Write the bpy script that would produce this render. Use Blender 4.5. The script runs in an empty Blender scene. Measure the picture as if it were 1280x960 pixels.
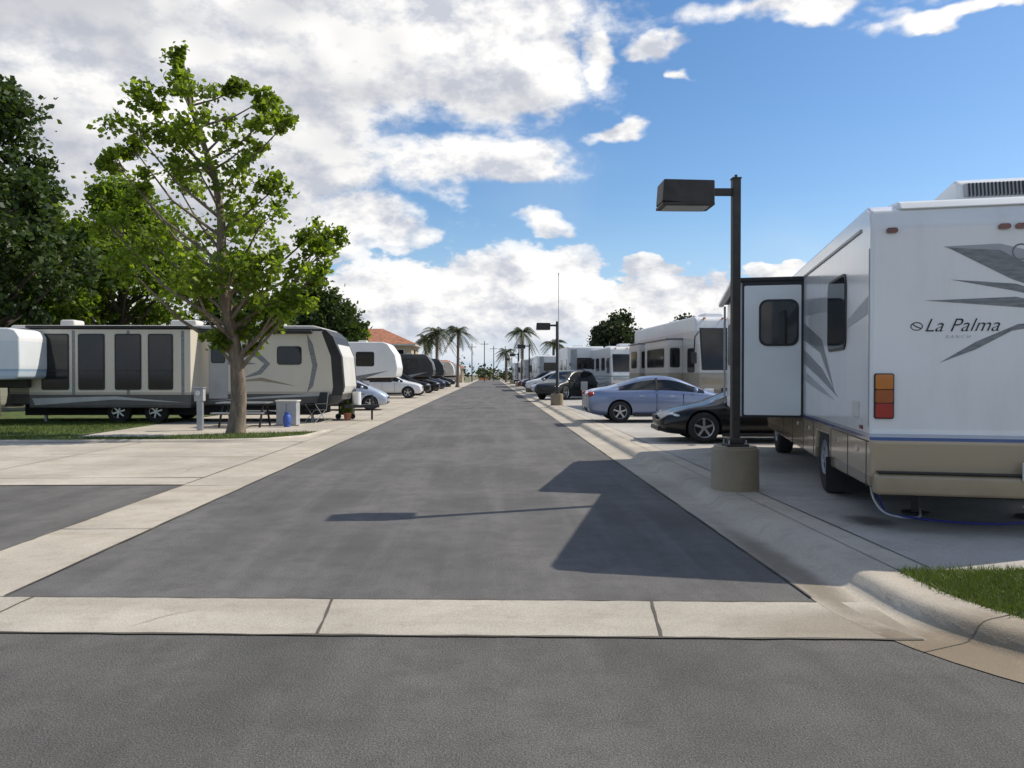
import bpy, bmesh, math, random
import numpy as np
from mathutils import Vector, Matrix
R=math.radians
random.seed(7); rng=np.random.default_rng(7)
scene=bpy.context.scene
COL=scene.collection
# ------------------------------------------------------------ materials
def mat(name,color,rough=.6,metal=0.,amt=.12,nscale=3.,bump=0.,bscale=60.,coat=0.,spec=.5,detail=4,stretch=None,emit=None):
    m=bpy.data.materials.new(name); m.use_nodes=True; nt=m.node_tree; N=nt.nodes; L=nt.links
    p=N['Principled BSDF']; tc=N.new('ShaderNodeTexCoord'); src=tc.outputs['Object']
    if stretch:
        mp=N.new('ShaderNodeMapping'); mp.inputs['Scale'].default_value=stretch; L.new(src,mp.inputs['Vector']); src=mp.outputs['Vector']
    n=N.new('ShaderNodeTexNoise'); n.inputs['Scale'].default_value=nscale; n.inputs['Detail'].default_value=detail; L.new(src,n.inputs['Vector'])
    r=N.new('ShaderNodeValToRGB'); r.color_ramp.elements[0].position=.3; r.color_ramp.elements[1].position=.7
    r.color_ramp.elements[0].color=[max(0,c*(1-amt)) for c in color]+[1]; r.color_ramp.elements[1].color=[min(1,c*(1+amt)) for c in color]+[1]
    L.new(n.outputs['Fac'],r.inputs['Fac']); L.new(r.outputs['Color'],p.inputs['Base Color'])
    p.inputs['Roughness'].default_value=rough; p.inputs['Metallic'].default_value=metal
    p.inputs['Specular IOR Level'].default_value=spec
    if coat: p.inputs['Coat Weight'].default_value=coat; p.inputs['Coat Roughness'].default_value=.04
    if bump:
        b=N.new('ShaderNodeTexNoise'); b.inputs['Scale'].default_value=bscale; b.inputs['Detail'].default_value=2
        L.new(tc.outputs['Object'],b.inputs['Vector'])
        bp=N.new('ShaderNodeBump'); bp.inputs['Strength'].default_value=bump; bp.inputs['Distance'].default_value=.02
        L.new(b.outputs['Fac'],bp.inputs['Height']); L.new(bp.outputs['Normal'],p.inputs['Normal'])
    return m
def nodes_of(m): return m.node_tree.nodes,m.node_tree.links,m.node_tree.nodes['Principled BSDF']
def mixc(nt,fac,a,b,mode='MIX'):
    x=nt.nodes.new('ShaderNodeMix'); x.data_type='RGBA'; x.blend_type=mode
    for s,v in ((x.inputs[0],fac),(x.inputs[6],a),(x.inputs[7],b)):
        if isinstance(v,(int,float)): s.default_value=v
        elif isinstance(v,(tuple,list)): s.default_value=tuple(v)+((1,) if len(v)==3 else ())
        else: nt.links.new(v,s)
    return x.outputs[2]
def noise(nt,vec,scale,detail=6,rough=.55):
    n=nt.nodes.new('ShaderNodeTexNoise'); n.inputs['Scale'].default_value=scale; n.inputs['Detail'].default_value=detail; n.inputs['Roughness'].default_value=rough
    nt.links.new(vec,n.inputs['Vector']); return n
def mrange(nt,v,a,b,c=0.,d=1.,smooth=True):
    r=nt.nodes.new('ShaderNodeMapRange'); r.interpolation_type='SMOOTHSTEP' if smooth else 'LINEAR'
    nt.links.new(v,r.inputs['Value'])
    for k,x in (('From Min',a),('From Max',b),('To Min',c),('To Max',d)): r.inputs[k].default_value=x
    return r.outputs['Result']
def mapping(nt,vec,scale):
    mp=nt.nodes.new('ShaderNodeMapping'); mp.inputs['Scale'].default_value=scale; nt.links.new(vec,mp.inputs['Vector']); return mp.outputs['Vector']

def asphalt(name,base,fine=.25,coarse=1.0,streak=.55,spk=.35):
    m=bpy.data.materials.new(name); m.use_nodes=True; nt=m.node_tree; N,L,p=nodes_of(m)
    tc=N.new('ShaderNodeTexCoord').outputs['Object']
    n1=noise(nt,tc,.45,3).outputs['Fac']; n2=noise(nt,mapping(nt,tc,(1.6,.12,1)),1.3,4,.6).outputs['Fac']; n3=noise(nt,tc,90,2,.8).outputs['Fac']
    n4=noise(nt,tc,3.2,7,.75).outputs['Fac']
    a=mixc(nt,mrange(nt,n1,.3,.7),tuple(c*.76 for c in base),tuple(c*1.2 for c in base))
    b=mixc(nt,mrange(nt,n2,.40,.70,0,streak),a,tuple(c*1.55 for c in base))
    b=mixc(nt,mrange(nt,n4,.38,.72,0,.55),b,tuple(c*.6 for c in base))
    c=mixc(nt,mrange(nt,n3,.35,.75),tuple([1-fine]*3),tuple([1+fine]*3)); 
    d=mixc(nt,1.,b,c,'MULTIPLY')
    v=N.new('ShaderNodeTexVoronoi'); v.inputs['Scale'].default_value=95; L.new(tc,v.inputs['Vector'])
    sp=mrange(nt,v.outputs['Distance'],.0,.25,spk,0.)
    d=mixc(nt,sp,d,tuple(min(1,c*2.8) for c in base))
    L.new(d,p.inputs['Base Color']); p.inputs['Roughness'].default_value=.85; p.inputs['Specular IOR Level'].default_value=.3
    bp=N.new('ShaderNodeBump'); bp.inputs['Strength'].default_value=.6*coarse; bp.inputs['Distance'].default_value=.012
    L.new(n3,bp.inputs['Height']); L.new(bp.outputs['Normal'],p.inputs['Normal']); return m
def concrete(name,base,dirt=None):
    m=bpy.data.materials.new(name); m.use_nodes=True; nt=m.node_tree; N,L,p=nodes_of(m)
    tc=N.new('ShaderNodeTexCoord').outputs['Object']
    n1=noise(nt,tc,.7,3).outputs['Fac']; n2=noise(nt,tc,4,6,.7).outputs['Fac']; n3=noise(nt,tc,70,2,.7).outputs['Fac']
    n5=noise(nt,mapping(nt,tc,(.3,1.4,1)),.9,5,.6).outputs['Fac']
    a=mixc(nt,mrange(nt,n1,.3,.7),tuple(c*.85 for c in base),tuple(c*1.1 for c in base))
    a=mixc(nt,mrange(nt,n2,.45,.75,0,.5),a,(base[0]*.66,base[1]*.63,base[2]*.58))
    a=mixc(nt,mrange(nt,n5,.5,.72,0,.5),a,(base[0]*.64,base[1]*.60,base[2]*.54))
    a=mixc(nt,1.,a,mixc(nt,mrange(nt,n3,.3,.7),(.88,.88,.88),(1.1,1.1,1.1)),'MULTIPLY')
    if dirt:
        for (c,r,col,amt) in dirt:
            vm=N.new('ShaderNodeVectorMath'); vm.operation='SUBTRACT'; L.new(tc,vm.inputs[0]); vm.inputs[1].default_value=c
            v2=N.new('ShaderNodeVectorMath'); v2.operation='MULTIPLY'; L.new(vm.outputs[0],v2.inputs[0]); v2.inputs[1].default_value=(1/r[0],1/r[1],0)
            ln=N.new('ShaderNodeVectorMath'); ln.operation='LENGTH'; L.new(v2.outputs[0],ln.inputs[0])
            ad=N.new('ShaderNodeMath'); ad.operation='ADD'; L.new(ln.outputs['Value'],ad.inputs[0]); L.new(n2,ad.inputs[1])
            a=mixc(nt,mrange(nt,ad.outputs[0],.75,1.6,amt,0.),a,col)
    L.new(a,p.inputs['Base Color']); p.inputs['Roughness'].default_value=.85; p.inputs['Specular IOR Level'].default_value=.3
    bp=N.new('ShaderNodeBump'); bp.inputs['Strength'].default_value=.35; bp.inputs['Distance'].default_value=.01
    L.new(n3,bp.inputs['Height']); L.new(bp.outputs['Normal'],p.inputs['Normal']); return m
def leafmat(name,dark,light,trans=.35):
    m=bpy.data.materials.new(name); m.use_nodes=True; nt=m.node_tree; N,L,p=nodes_of(m)
    g=N.new('ShaderNodeNewGeometry'); tc=N.new('ShaderNodeTexCoord').outputs['Object']
    n=noise(nt,tc,.9,2).outputs['Fac']
    a=mixc(nt,g.outputs['Random Per Island'],dark,light)
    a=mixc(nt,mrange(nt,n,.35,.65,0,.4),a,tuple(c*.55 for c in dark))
    L.new(a,p.inputs['Base Color']); p.inputs['Roughness'].default_value=.5; p.inputs['Specular IOR Level'].default_value=.35
    t=N.new('ShaderNodeBsdfTranslucent'); b=mixc(nt,1.,a,(1.6,1.6,.55),'MULTIPLY'); L.new(b,t.inputs['Color'])
    ms=N.new('ShaderNodeMixShader'); ms.inputs[0].default_value=trans
    L.new(p.outputs[0],ms.inputs[1]); L.new(t.outputs[0],ms.inputs[2]); L.new(ms.outputs[0],N['Material Output'].inputs['Surface']); return m
def bandmat(name,bands,rough=.3,coat=.3,zmax=4.,dirtamt=.12,metal=0.):
    m=bpy.data.materials.new(name); m.use_nodes=True; nt=m.node_tree; N,L,p=nodes_of(m)
    tc=N.new('ShaderNodeTexCoord').outputs['Object']; sx=N.new('ShaderNodeSeparateXYZ'); L.new(tc,sx.inputs[0])
    r=N.new('ShaderNodeValToRGB'); r.color_ramp.interpolation='CONSTANT'
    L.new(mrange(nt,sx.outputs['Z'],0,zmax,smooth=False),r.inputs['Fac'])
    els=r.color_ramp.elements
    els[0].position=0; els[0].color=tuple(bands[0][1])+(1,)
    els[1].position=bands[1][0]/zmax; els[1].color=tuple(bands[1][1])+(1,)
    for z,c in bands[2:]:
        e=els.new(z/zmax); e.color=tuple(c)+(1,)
    n=noise(nt,mapping(nt,tc,(1,1,.25)),3,5,.65).outputs['Fac']
    a=mixc(nt,mrange(nt,n,.4,.8,0,dirtamt),r.outputs['Color'],(.25,.23,.2))
    L.new(a,p.inputs['Base Color']); p.inputs['Roughness'].default_value=rough; p.inputs['Coat Weight'].default_value=coat; p.inputs['Metallic'].default_value=metal
    p.inputs['Coat Roughness'].default_value=.08
    return m
M={}
M['road']=asphalt('road_asphalt',(.128,.124,.121),.22)
M['street']=asphalt('street_asphalt',(.132,.127,.120),.35,1.5,.35,.5)
M['patch']=asphalt('driveway_asphalt',(.138,.133,.126))
M['conc']=concrete('concrete_pale',(.47,.425,.36))
M['gut']=concrete('concrete_gutter',(.46,.415,.345),[((2.65,4.2,0),(.9,.8),(.16,.12,.075),.85),((2.42,6.2,0),(.22,2.4),(.14,.115,.085),.75)])
M['strip']=concrete('concrete_valley_gutter',(.44,.405,.345),[((2.4,4.8,0),(1.3,.5),(.16,.13,.09),.6)])
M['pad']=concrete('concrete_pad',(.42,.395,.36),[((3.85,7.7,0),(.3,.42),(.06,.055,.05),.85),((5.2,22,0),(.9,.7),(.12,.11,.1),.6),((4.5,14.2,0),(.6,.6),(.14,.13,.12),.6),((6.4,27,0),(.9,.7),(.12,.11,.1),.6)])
M['joint']=mat('joint_dark',(.09,.08,.065),.9)
M['soil']=mat('ground_soil',(.16,.15,.09),.95,amt=.3,nscale=.3,bump=.4,bscale=8)
M['lawn']=mat('lawn_turf',(.085,.12,.03),.95,amt=.45,nscale=3,bump=.8,bscale=90,detail=6)
M['blade']=leafmat('grass_blade',(.06,.10,.02),(.14,.18,.045),.3)
M['glass']=mat('dark_glass',(.012,.013,.015),.06,amt=.2,spec=.5,detail=1)
M['carglass']=mat('car_glass',(.015,.018,.02),.05,amt=.2,spec=.4,detail=1)
M['rubber']=mat('rubber',(.018,.018,.018),.8,amt=.2)
M['black']=mat('black_plastic',(.02,.02,.021),.5,amt=.2)
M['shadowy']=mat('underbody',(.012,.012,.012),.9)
M['alloy']=mat('alloy',(.55,.56,.57),.3,.9,amt=.06)
M['chrome']=mat('chrome',(.7,.7,.72),.15,1.,amt=.04)
M['white']=mat('white_paint',(.80,.80,.78),.35,amt=.05,nscale=1.2,coat=.3)
M['offwhite']=mat('offwhite_paint',(.62,.60,.55),.45,amt=.07,nscale=1.2,coat=.1)
M['bronze']=mat('lamp_bronze',(.045,.038,.032),.5,.2,amt=.25,nscale=8)
M['lens']=mat('lamp_lens',(.45,.45,.42),.3)
M['red']=mat('red_lens',(.35,.012,.01),.2,coat=.6)
M['redd']=mat('dark_red_lens',(.12,.01,.01),.2,coat=.6)
M['amber']=mat('amber_lens',(.55,.16,.01),.2,coat=.6)
M['headl']=mat('headlamp',(.6,.62,.65),.12,.4,coat=.6)
M['grayg']=mat('graphic_gray',(.2,.205,.21),.4,amt=.3,nscale=9,coat=.2,stretch=(1,1,5))
M['grayl']=mat('graphic_lightgray',(.38,.39,.40),.4,amt=.1,coat=.2)
M['tan']=mat('graphic_tan',(.30,.25,.18),.4,amt=.1)
M['bark']=mat('bark',(.17,.135,.10),.95,amt=.4,nscale=9,bump=.9,bscale=25,stretch=(1,1,.3))
M['barkd']=mat('bark_dark',(.06,.048,.038),.95,amt=.35,nscale=9,bump=.9,bscale=25)
M['leaf']=leafmat('leaves_sweetgum',(.10,.155,.022),(.25,.33,.05),.6)
M['leafd']=leafmat('leaves_dark',(.03,.055,.016),(.075,.115,.03),.35)
M['leafm']=leafmat('leaves_mid',(.085,.14,.022),(.21,.29,.05),.6)
M['leafo']=leafmat('leaves_olive',(.03,.045,.018),(.06,.08,.03),.25)
M['palm']=leafmat('palm_fronds',(.03,.045,.015),(.07,.09,.03),.25)
M['hose']=mat('hose_blue',(.05,.05,.3),.4)
M['hosew']=mat('hose_white',(.6,.6,.6),.4)
M['orange']=mat('orange_barrier',(.7,.2,.03),.6)
M['galv']=mat('galvanised',(.35,.36,.37),.45,.6)
M['wood']=mat('weathered_wood',(.2,.13,.08),.8,amt=.3,nscale=6)
M['bluep']=mat('blue_plastic',(.04,.1,.4),.5)
M['stucco']=mat('stucco',(.42,.34,.24),.9,amt=.08,bump=.2)
M['tile']=mat('clay_tile',(.36,.15,.08),.8,amt=.35,nscale=2,bump=.5,bscale=12)
# ------------------------------------------------------------ geometry helpers
def empty(name,loc=(0,0,0),rot=0):
    o=bpy.data.objects.new(name,None); o.location=loc; o.rotation_euler=(0,0,rot); o.empty_display_size=.3; COL.objects.link(o); return o
def link(name,me,mats,parent=None,smooth=None,wn=False):
    if not isinstance(mats,(list,tuple)): mats=[mats]
    for m in mats: me.materials.append(m)
    o=bpy.data.objects.new(name,me); COL.objects.link(o)
    if parent is not None: o.parent=parent
    if smooth is not None:
        me.polygons.foreach_set('use_smooth',[True]*len(me.polygons))
        if smooth<179: me.set_sharp_from_angle(angle=R(smooth))
    if wn:
        w=o.modifiers.new('wn','WEIGHTED_NORMAL'); w.keep_sharp=True
    return o
def frombm(name,bm,mats,parent,smooth=None,wn=False):
    bmesh.ops.recalc_face_normals(bm,faces=bm.faces[:])
    me=bpy.data.meshes.new(name); bm.to_mesh(me); bm.free(); return link(name,me,mats,parent,smooth,wn)
def box(name,c,s,m,parent=None,bev=0,rot=None,seg=2,piv=None):
    bm=bmesh.new(); bmesh.ops.create_cube(bm,size=1)
    bmesh.ops.scale(bm,vec=s,verts=bm.verts)
    if bev: bmesh.ops.bevel(bm,geom=bm.edges[:],offset=bev,segments=seg,profile=.5,affect='EDGES',clamp_overlap=True)
    if rot: bmesh.ops.rotate(bm,cent=(0,0,0),matrix=Matrix.Rotation(rot[1],3,rot[0]),verts=bm.verts)
    bmesh.ops.translate(bm,vec=c,verts=bm.verts)
    return frombm(name,bm,m,parent,50 if bev else None,bool(bev))
def p3(axis,t,u,v): return {'x':(t,u,v),'y':(u,t,v),'z':(u,v,t)}[axis]
def prism(name,pts,axis,a,b,m,parent=None,bev=0,seg=3):
    bm=bmesh.new(); A=[bm.verts.new(p3(axis,a,*q)) for q in pts]; B=[bm.verts.new(p3(axis,b,*q)) for q in pts]
    bm.faces.new(A); bm.faces.new(B[::-1]); n=len(pts)
    for i in range(n): bm.faces.new((A[i],B[i],B[(i+1)%n],A[(i+1)%n]))
    if bev:
        bmesh.ops.recalc_face_normals(bm,faces=bm.faces[:])
        bmesh.ops.bevel(bm,geom=bm.edges[:],offset=bev,segments=seg,profile=.5,affect='EDGES',clamp_overlap=True)
    return frombm(name,bm,m,parent,40 if bev else None,bool(bev))
def rrect(u0,v0,u1,v1,r,n=4):
    out=[]
    for cx,cy,a0 in ((u1-r,v1-r,0),(u0+r,v1-r,90),(u0+r,v0+r,180),(u1-r,v0+r,270)):
        for k in range(n+1):
            a=R(a0+90*k/n); out.append((cx+r*math.cos(a),cy+r*math.sin(a)))
    return out
def window(parent,axis,pos,out,u0,v0,u1,v1,r=.08,fr=.03,frm=None,split=False,name='window'):
    prism(name+'_frame',rrect(u0-fr,v0-fr,u1+fr,v1+fr,r+fr*.6),axis,pos-.01*out,pos+.014*out,frm or M['black'],parent)
    prism(name,rrect(u0,v0,u1,v1,r),axis,pos,pos+.019*out,M['glass'],parent)
    if split: prism(name+'_bar',[( (u0+u1)/2-.012,v0),((u0+u1)/2+.012,v0),((u0+u1)/2+.012,v1),((u0+u1)/2-.012,v1)],axis,pos,pos+.024*out,frm or M['black'],parent)
def decal(name,pts,axis,pos,out,m,parent,k=1):
    prism(name,pts,axis,pos-.003*out,pos+.003*k*out,m,parent)
def cyl(name,p0,p1,r0,r1,m,parent=None,seg=16,smooth=50):
    me=bpy.data.meshes.new(name); V,F=tube([p0,p1],[r0,r1],seg); me.from_pydata(V,[],F); me.update(); return link(name,me,m,parent,smooth)
def tube(pts,rad,seg=6,V=None,F=None):
    V=[] if V is None else V; F=[] if F is None else F; base=len(V); n=len(pts); pts=[Vector(p) for p in pts]
    for i,p in enumerate(pts):
        d=(pts[min(i+1,n-1)]-pts[max(i-1,0)]).normalized()
        up=Vector((1,0,0)) if abs(d.z)>.8 else Vector((0,0,1))
        a=d.cross(up).normalized(); b=d.cross(a)
        for k in range(seg):
            t=2*math.pi*k/seg; V.append(tuple(p+(a*math.cos(t)+b*math.sin(t))*rad[i]))
    for i in range(n-1):
        for k in range(seg):
            k2=(k+1)%seg; F.append((base+i*seg+k,base+i*seg+k2,base+(i+1)*seg+k2,base+(i+1)*seg+k))
    F.append(tuple(base+k for k in range(seg))[::-1]); F.append(tuple(base+(n-1)*seg+k for k in range(seg)))
    return V,F
def tubeobj(name,pts,rad,m,parent=None,seg=8):
    if isinstance(rad,(int,float)): rad=[rad]*len(pts)
    V,F=tube(pts,rad,seg); me=bpy.data.meshes.new(name); me.from_pydata(V,[],F); me.update(); return link(name,me,m,parent,60)
def ell(name,c,s,m,parent,rotz=0,seg=16):
    bm=bmesh.new(); bmesh.ops.create_uvsphere(bm,u_segments=seg,v_segments=seg//2+2,radius=1); bmesh.ops.scale(bm,vec=s,verts=bm.verts)
    if rotz: bmesh.ops.rotate(bm,cent=(0,0,0),matrix=Matrix.Rotation(rotz,3,'Z'),verts=bm.verts)
    bmesh.ops.translate(bm,vec=c,verts=bm.verts); return frombm(name,bm,m,parent,180)
def multisheet(name,rects,z,m):
    V=[];F=[]
    for q in rects:
        b=len(V)
        if len(q)==4 and not isinstance(q[0],tuple): x0,y0,x1,y1=q; q=[(x0,y0),(x1,y0),(x1,y1),(x0,y1)]
        V+=[(x,y,z) for x,y in q]; F.append(tuple(range(b,b+len(q))))
    me=bpy.data.meshes.new(name); me.from_pydata(V,[],F); return link(name,me,m)
def sheet(name,x0,y0,x1,y1,z,m): return multisheet(name,[(x0,y0,x1,y1)],z,m)
def sweep(name,path,prof,m,parent=None,off=0):
    n=len(path); V=[];F=[]; k=len(prof)
    for i,(x,y) in enumerate(path):
        a=path[max(i-1,0)]; b=path[min(i+1,n-1)]; dx,dy=b[0]-a[0],b[1]-a[1]; l=math.hypot(dx,dy); nx,ny=-dy/l,dx/l
        for d,z in prof: V.append((x+nx*d,y+ny*d,z+off))
    for i in range(n-1):
        for j in range(k-1): F.append((i*k+j,(i+1)*k+j,(i+1)*k+j+1,i*k+j+1)[::-1])
    me=bpy.data.meshes.new(name); me.from_pydata(V,[],F); me.update()
    return link(name,me,m,parent,40)
# ------------------------------------------------------------ ground
sheet('ground',-2500,-500,2500,4000,-.03,M['soil'])
sheet('cross_street',-70,-14,70,5.0,0,M['street'])
sheet('road',-3.6,5.0,2.4,260,0,M['road'])
sheet('driveway_asphalt',-60,5.0,-4.3,11.2,0,M['patch'])
multisheet('concrete_cross_gutter',[[(-60,4.66+.05*60),(2.62,4.53),(2.62,5.29),(-60,5.42+.05*60)]],.004,M['strip'])
jt=empty('pavement_joints')
def jline(x0,y0,x1,y1,z,w=.014,n=5,name='joint'):
    dx,dy=x1-x0,y1-y0; l=math.hypot(dx,dy); nx,ny=-dy/l,dx/l; V=[];F=[]
    for i in range(n+1):
        t=i/n; j=random.uniform(-.006,.006) if 0<i<n else 0; ww=w/2*random.uniform(.5,1.5)
        for s in (1,-1): V.append((x0+dx*t+nx*(s*ww+j),y0+dy*t+ny*(s*ww+j),z))
    for i in range(n): F.append((2*i,2*i+1,2*i+3,2*i+2))
    me=bpy.data.meshes.new(name); me.from_pydata(V,[],F); link(name,me,M['joint'],jt)
for x,k in ((-7.9,0),(-5.65,.05),(-3.3,.02),(-1.1,-.03),(1.08,.05)):
    jline(x-k,4.66-.05*x,x+k,5.42-.05*x,.008,.018)
# ragged sealed seams where the asphalt meets concrete
jline(-12,4.66+.6,2.6,4.66-.13,.0085,.022,90,'seam'); jline(-3.5,5.42+.175,2.28,5.42-.114,.0085,.014,50,'seam'); jline(-12,5.42+.6,-4.42,5.42+.221,.0085,.014,50,'seam')
jline(-3.5,5.6,-3.5,60,.0135,.016,200,'seam'); jline(2.283,5.4,2.283,60,.0115,.014,200,'seam'); jline(-4.42,5.7,-4.42,11.2,.0145,.018,40,'seam'); jline(-30,11.2,-4.42,11.2,.0135,.018,60,'seam')
def crack(x,y,L,ang,z,w=.006):
    pts=[(x,y)]; n=int(L/.09); a=ang
    for i in range(n):
        a+=random.uniform(-.5,.5)*.8; a=a*.8+ang*.2; pts.append((pts[-1][0]+.09*math.cos(a),pts[-1][1]+.09*math.sin(a)))
    V=[];F=[]
    for i,(px,py) in enumerate(pts):
        ww=w*random.uniform(.3,1)*math.sin(math.pi*(i+.3)/(len(pts)-.4)) if len(pts)>2 else w
        V+=[(px-ww*math.sin(ang),py+ww*math.cos(ang),z),(px+ww*math.sin(ang),py-ww*math.cos(ang),z)]
    for i in range(len(pts)-1): F.append((2*i,2*i+1,2*i+3,2*i+2))
    me=bpy.data.meshes.new('crack'); me.from_pydata(V,[],F); link('crack',me,M['joint'],jt)
crack(-2.3,4.85,.55,R(70),.0085,.004); crack(-5.0,12.3,2.6,R(80),.013,.005)
# left gutter and kerb
sweep('gutter',[(-3.5,5.6+.6*i*i/4) for i in range(0,41)],[(0,.007),(.46,.006),(.92,.010)],M['gut'])
for i in range(26): jline(-4.42,8+i*3.1,-3.5,8+i*3.1,.0125,.012)
sheet('concrete_apron',-60,11.2,-4.42,18.2,.008,M['conc'])
jline(-60,11.95,-4.42,11.95,.012,.025,40)
for x in (-8.2,-12,-16): jline(x,11.2,x,18.2,.012)
jline(-60,15,-4.42,15,.012)
jline(-4.43,11.25,-4.43,60,.014,.02,60)
tubeobj('lawn_edging',[(-60,18.3,.0),(-10,18.3,.0),(-6.6,18.35,.0),(-5.4,18.7,.0),(-4.75,19.6,.0),(-4.6,21.8,.0)],.07,M['conc'],seg=10)
lawnp=[(-60,18.3,-10.6,34),[(-10.6,18.3),(-6.6,18.35),(-7.6,20.2),(-8.6,19.6),(-10.6,19.6)],[(-6.6,18.35),(-5.4,18.7),(-4.8,19.6),(-4.65,21.4),(-6.0,20.9),(-7.6,20.2)]]
multisheet('lawn',lawnp,.03,M['lawn'])
multisheet('site_pad',[(-10.6,18.2,-4.42,34),(-13,34,-4.42,150)],.016,M['conc'])
for y in (24.2,31,38,45,52,60): jline(-10,y,-4.42,y,.022,.02)
# right kerb
path=[(2.28,260-i*12.7) for i in range(0,20)]+[(2.28,12-i*.67) for i in range(11)]
for k in range(1,17):
    a=R(90*k/16); path.append((4.68-2.4*math.cos(a),5.3-2.4*math.sin(a)))
path+=[(8,2.9),(20,2.9),(60,2.9)]
prof=[(0,.005),(.34,.003),(.40,.010),(.44,.04),(.48,.085),(.53,.107),(.60,.113),(.80,.112)]
sweep('kerb',path,prof,M['gut'])
for i in range(29):
    y=9.3+i*3.05; sweep('joint',[(2.28,y+.004),(2.28,y-.004)],prof,M['joint'],jt,.003)
for a in (24,62):
    q=[(4.68-2.4*math.cos(R(a+e)),5.3-2.4*math.sin(R(a+e))) for e in (-.1,.1)]
    sweep('joint',q,prof,M['joint'],jt,.003)
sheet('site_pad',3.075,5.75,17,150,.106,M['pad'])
sheet('kerb_top_strip',3.10,5.76,3.36,150,.111,M['conc'])
for y in (9.0,13.0,16,19.5,23,27,31,36,41,47,53): jline(3.37,y,17,y-.0,.111,.014)
jline(3.37,5.8,3.37,150,.115,.02,90); jline(6.9,5.75,6.9,60,.111)
arc=[(4.68-1.62*math.cos(R(90*k/12)),5.3-1.62*math.sin(R(90*k/12))) for k in range(13)]
gpoly=[(3.06,5.74)]+arc+[(30,3.68),(30,5.74)]
V=[(4.68,5.74,.108)]+[(x,y,.108) for x,y in [(3.06,5.74)]+arc]; F=[(0,i,i+1) for i in range(1,len(V)-1)]
b=len(V); V+=[(4.68,3.68,.108),(30,3.68,.108),(30,5.74,.108)]; F.append((0,b,b+1,b+2))
me=bpy.data.meshes.new('grass_verge'); me.from_pydata(V,[],F); link('grass_verge',me,M['lawn'])
sheet('lawn',17,5.75,60,150,.02,M['lawn'])
def blades(name,pts,h,w,m):
    n=len(pts); a=rng.uniform(0,2*np.pi,n); hh=h*rng.uniform(.5,1.2,n); lean=rng.normal(0,.5,(n,2))*hh[:,None]
    V=np.zeros((n,3,3)); dx=np.cos(a)*w; dy=np.sin(a)*w
    V[:,0]=pts+np.stack([-dx,-dy,0*a],1); V[:,1]=pts+np.stack([dx,dy,0*a],1); V[:,2]=pts+np.stack([lean[:,0],lean[:,1],hh],1)
    me=bpy.data.meshes.new(name); me.vertices.add(n*3); me.vertices.foreach_set('co',V.reshape(-1)); me.loops.add(n*3); me.loops.foreach_set('vertex_index',np.arange(n*3,dtype=np.int32))
    me.polygons.add(n); me.polygons.foreach_set('loop_start',np.arange(0,n*3,3,dtype=np.int32)); me.update(calc_edges=True); me.validate(); return link(name,me,m)
def pip(x,y,poly):
    ins=np.zeros(len(x),bool); j=len(poly)-1
    for i in range(len(poly)):
        xi,yi=poly[i]; xj,yj=poly[j]
        c=((yi>y)!=(yj>y))&(x<(xj-xi)*(y-yi)/(yj-yi+1e-12)+xi); ins^=c; j=i
    return ins
x=rng.uniform(2.95,7.0,60000); y=rng.uniform(3.6,5.78,60000); k=pip(x,y,gpoly)
pts=np.stack([x[k]+rng.normal(0,.02,k.sum()),y[k]+rng.normal(0,.02,k.sum()),np.full(k.sum(),.1)],1)
blades('grass',pts,.06,.004,M['blade'])
lp=[(-22,18.4),(-6.6,18.45),(-5.4,18.8),(-4.9,19.6),(-4.75,21.2),(-6.0,20.8),(-7.6,20.1),(-8.6,19.5),(-10.7,19.5),(-10.7,27),(-22,27)]
x=rng.uniform(-22,-4.6,50000); y=rng.uniform(18.4,27,50000); k=pip(x,y,lp)
blades('grass',np.stack([x[k],y[k],np.full(k.sum(),.02)],1),.07,.012,M['blade'])
# ------------------------------------------------------------ vegetation
def leafmesh(name,C,size,m,parent,flat=.5):
    n=len(C); C=np.asarray(C)
    d=rng.normal(size=(n,3)); d[:,2]*=.7; d[:,2]-=.25; d/=np.linalg.norm(d,axis=1)[:,None]
    e=rng.normal(size=(n,3)); e-= (e*d).sum(1)[:,None]*d; e/=np.linalg.norm(e,axis=1)[:,None]; nn=np.cross(d,e)
    s=size*rng.uniform(.6,1.3,n)[:,None]
    V=np.zeros((n,4,3)); V[:,0]=C-d*s*.5; V[:,1]=C+e*s*.42+nn*s*.1; V[:,2]=C+d*s*.55; V[:,3]=C-e*s*.42+nn*s*.1
    me=bpy.data.meshes.new(name); me.vertices.add(n*4); me.vertices.foreach_set('co',V.reshape(-1)); me.loops.add(n*4); me.loops.foreach_set('vertex_index',np.arange(n*4,dtype=np.int32))
    me.polygons.add(n); me.polygons.foreach_set('loop_start',np.arange(0,n*4,4,dtype=np.int32)); me.update(calc_edges=True); me.validate()
    return link(name,me,m,parent)
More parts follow.
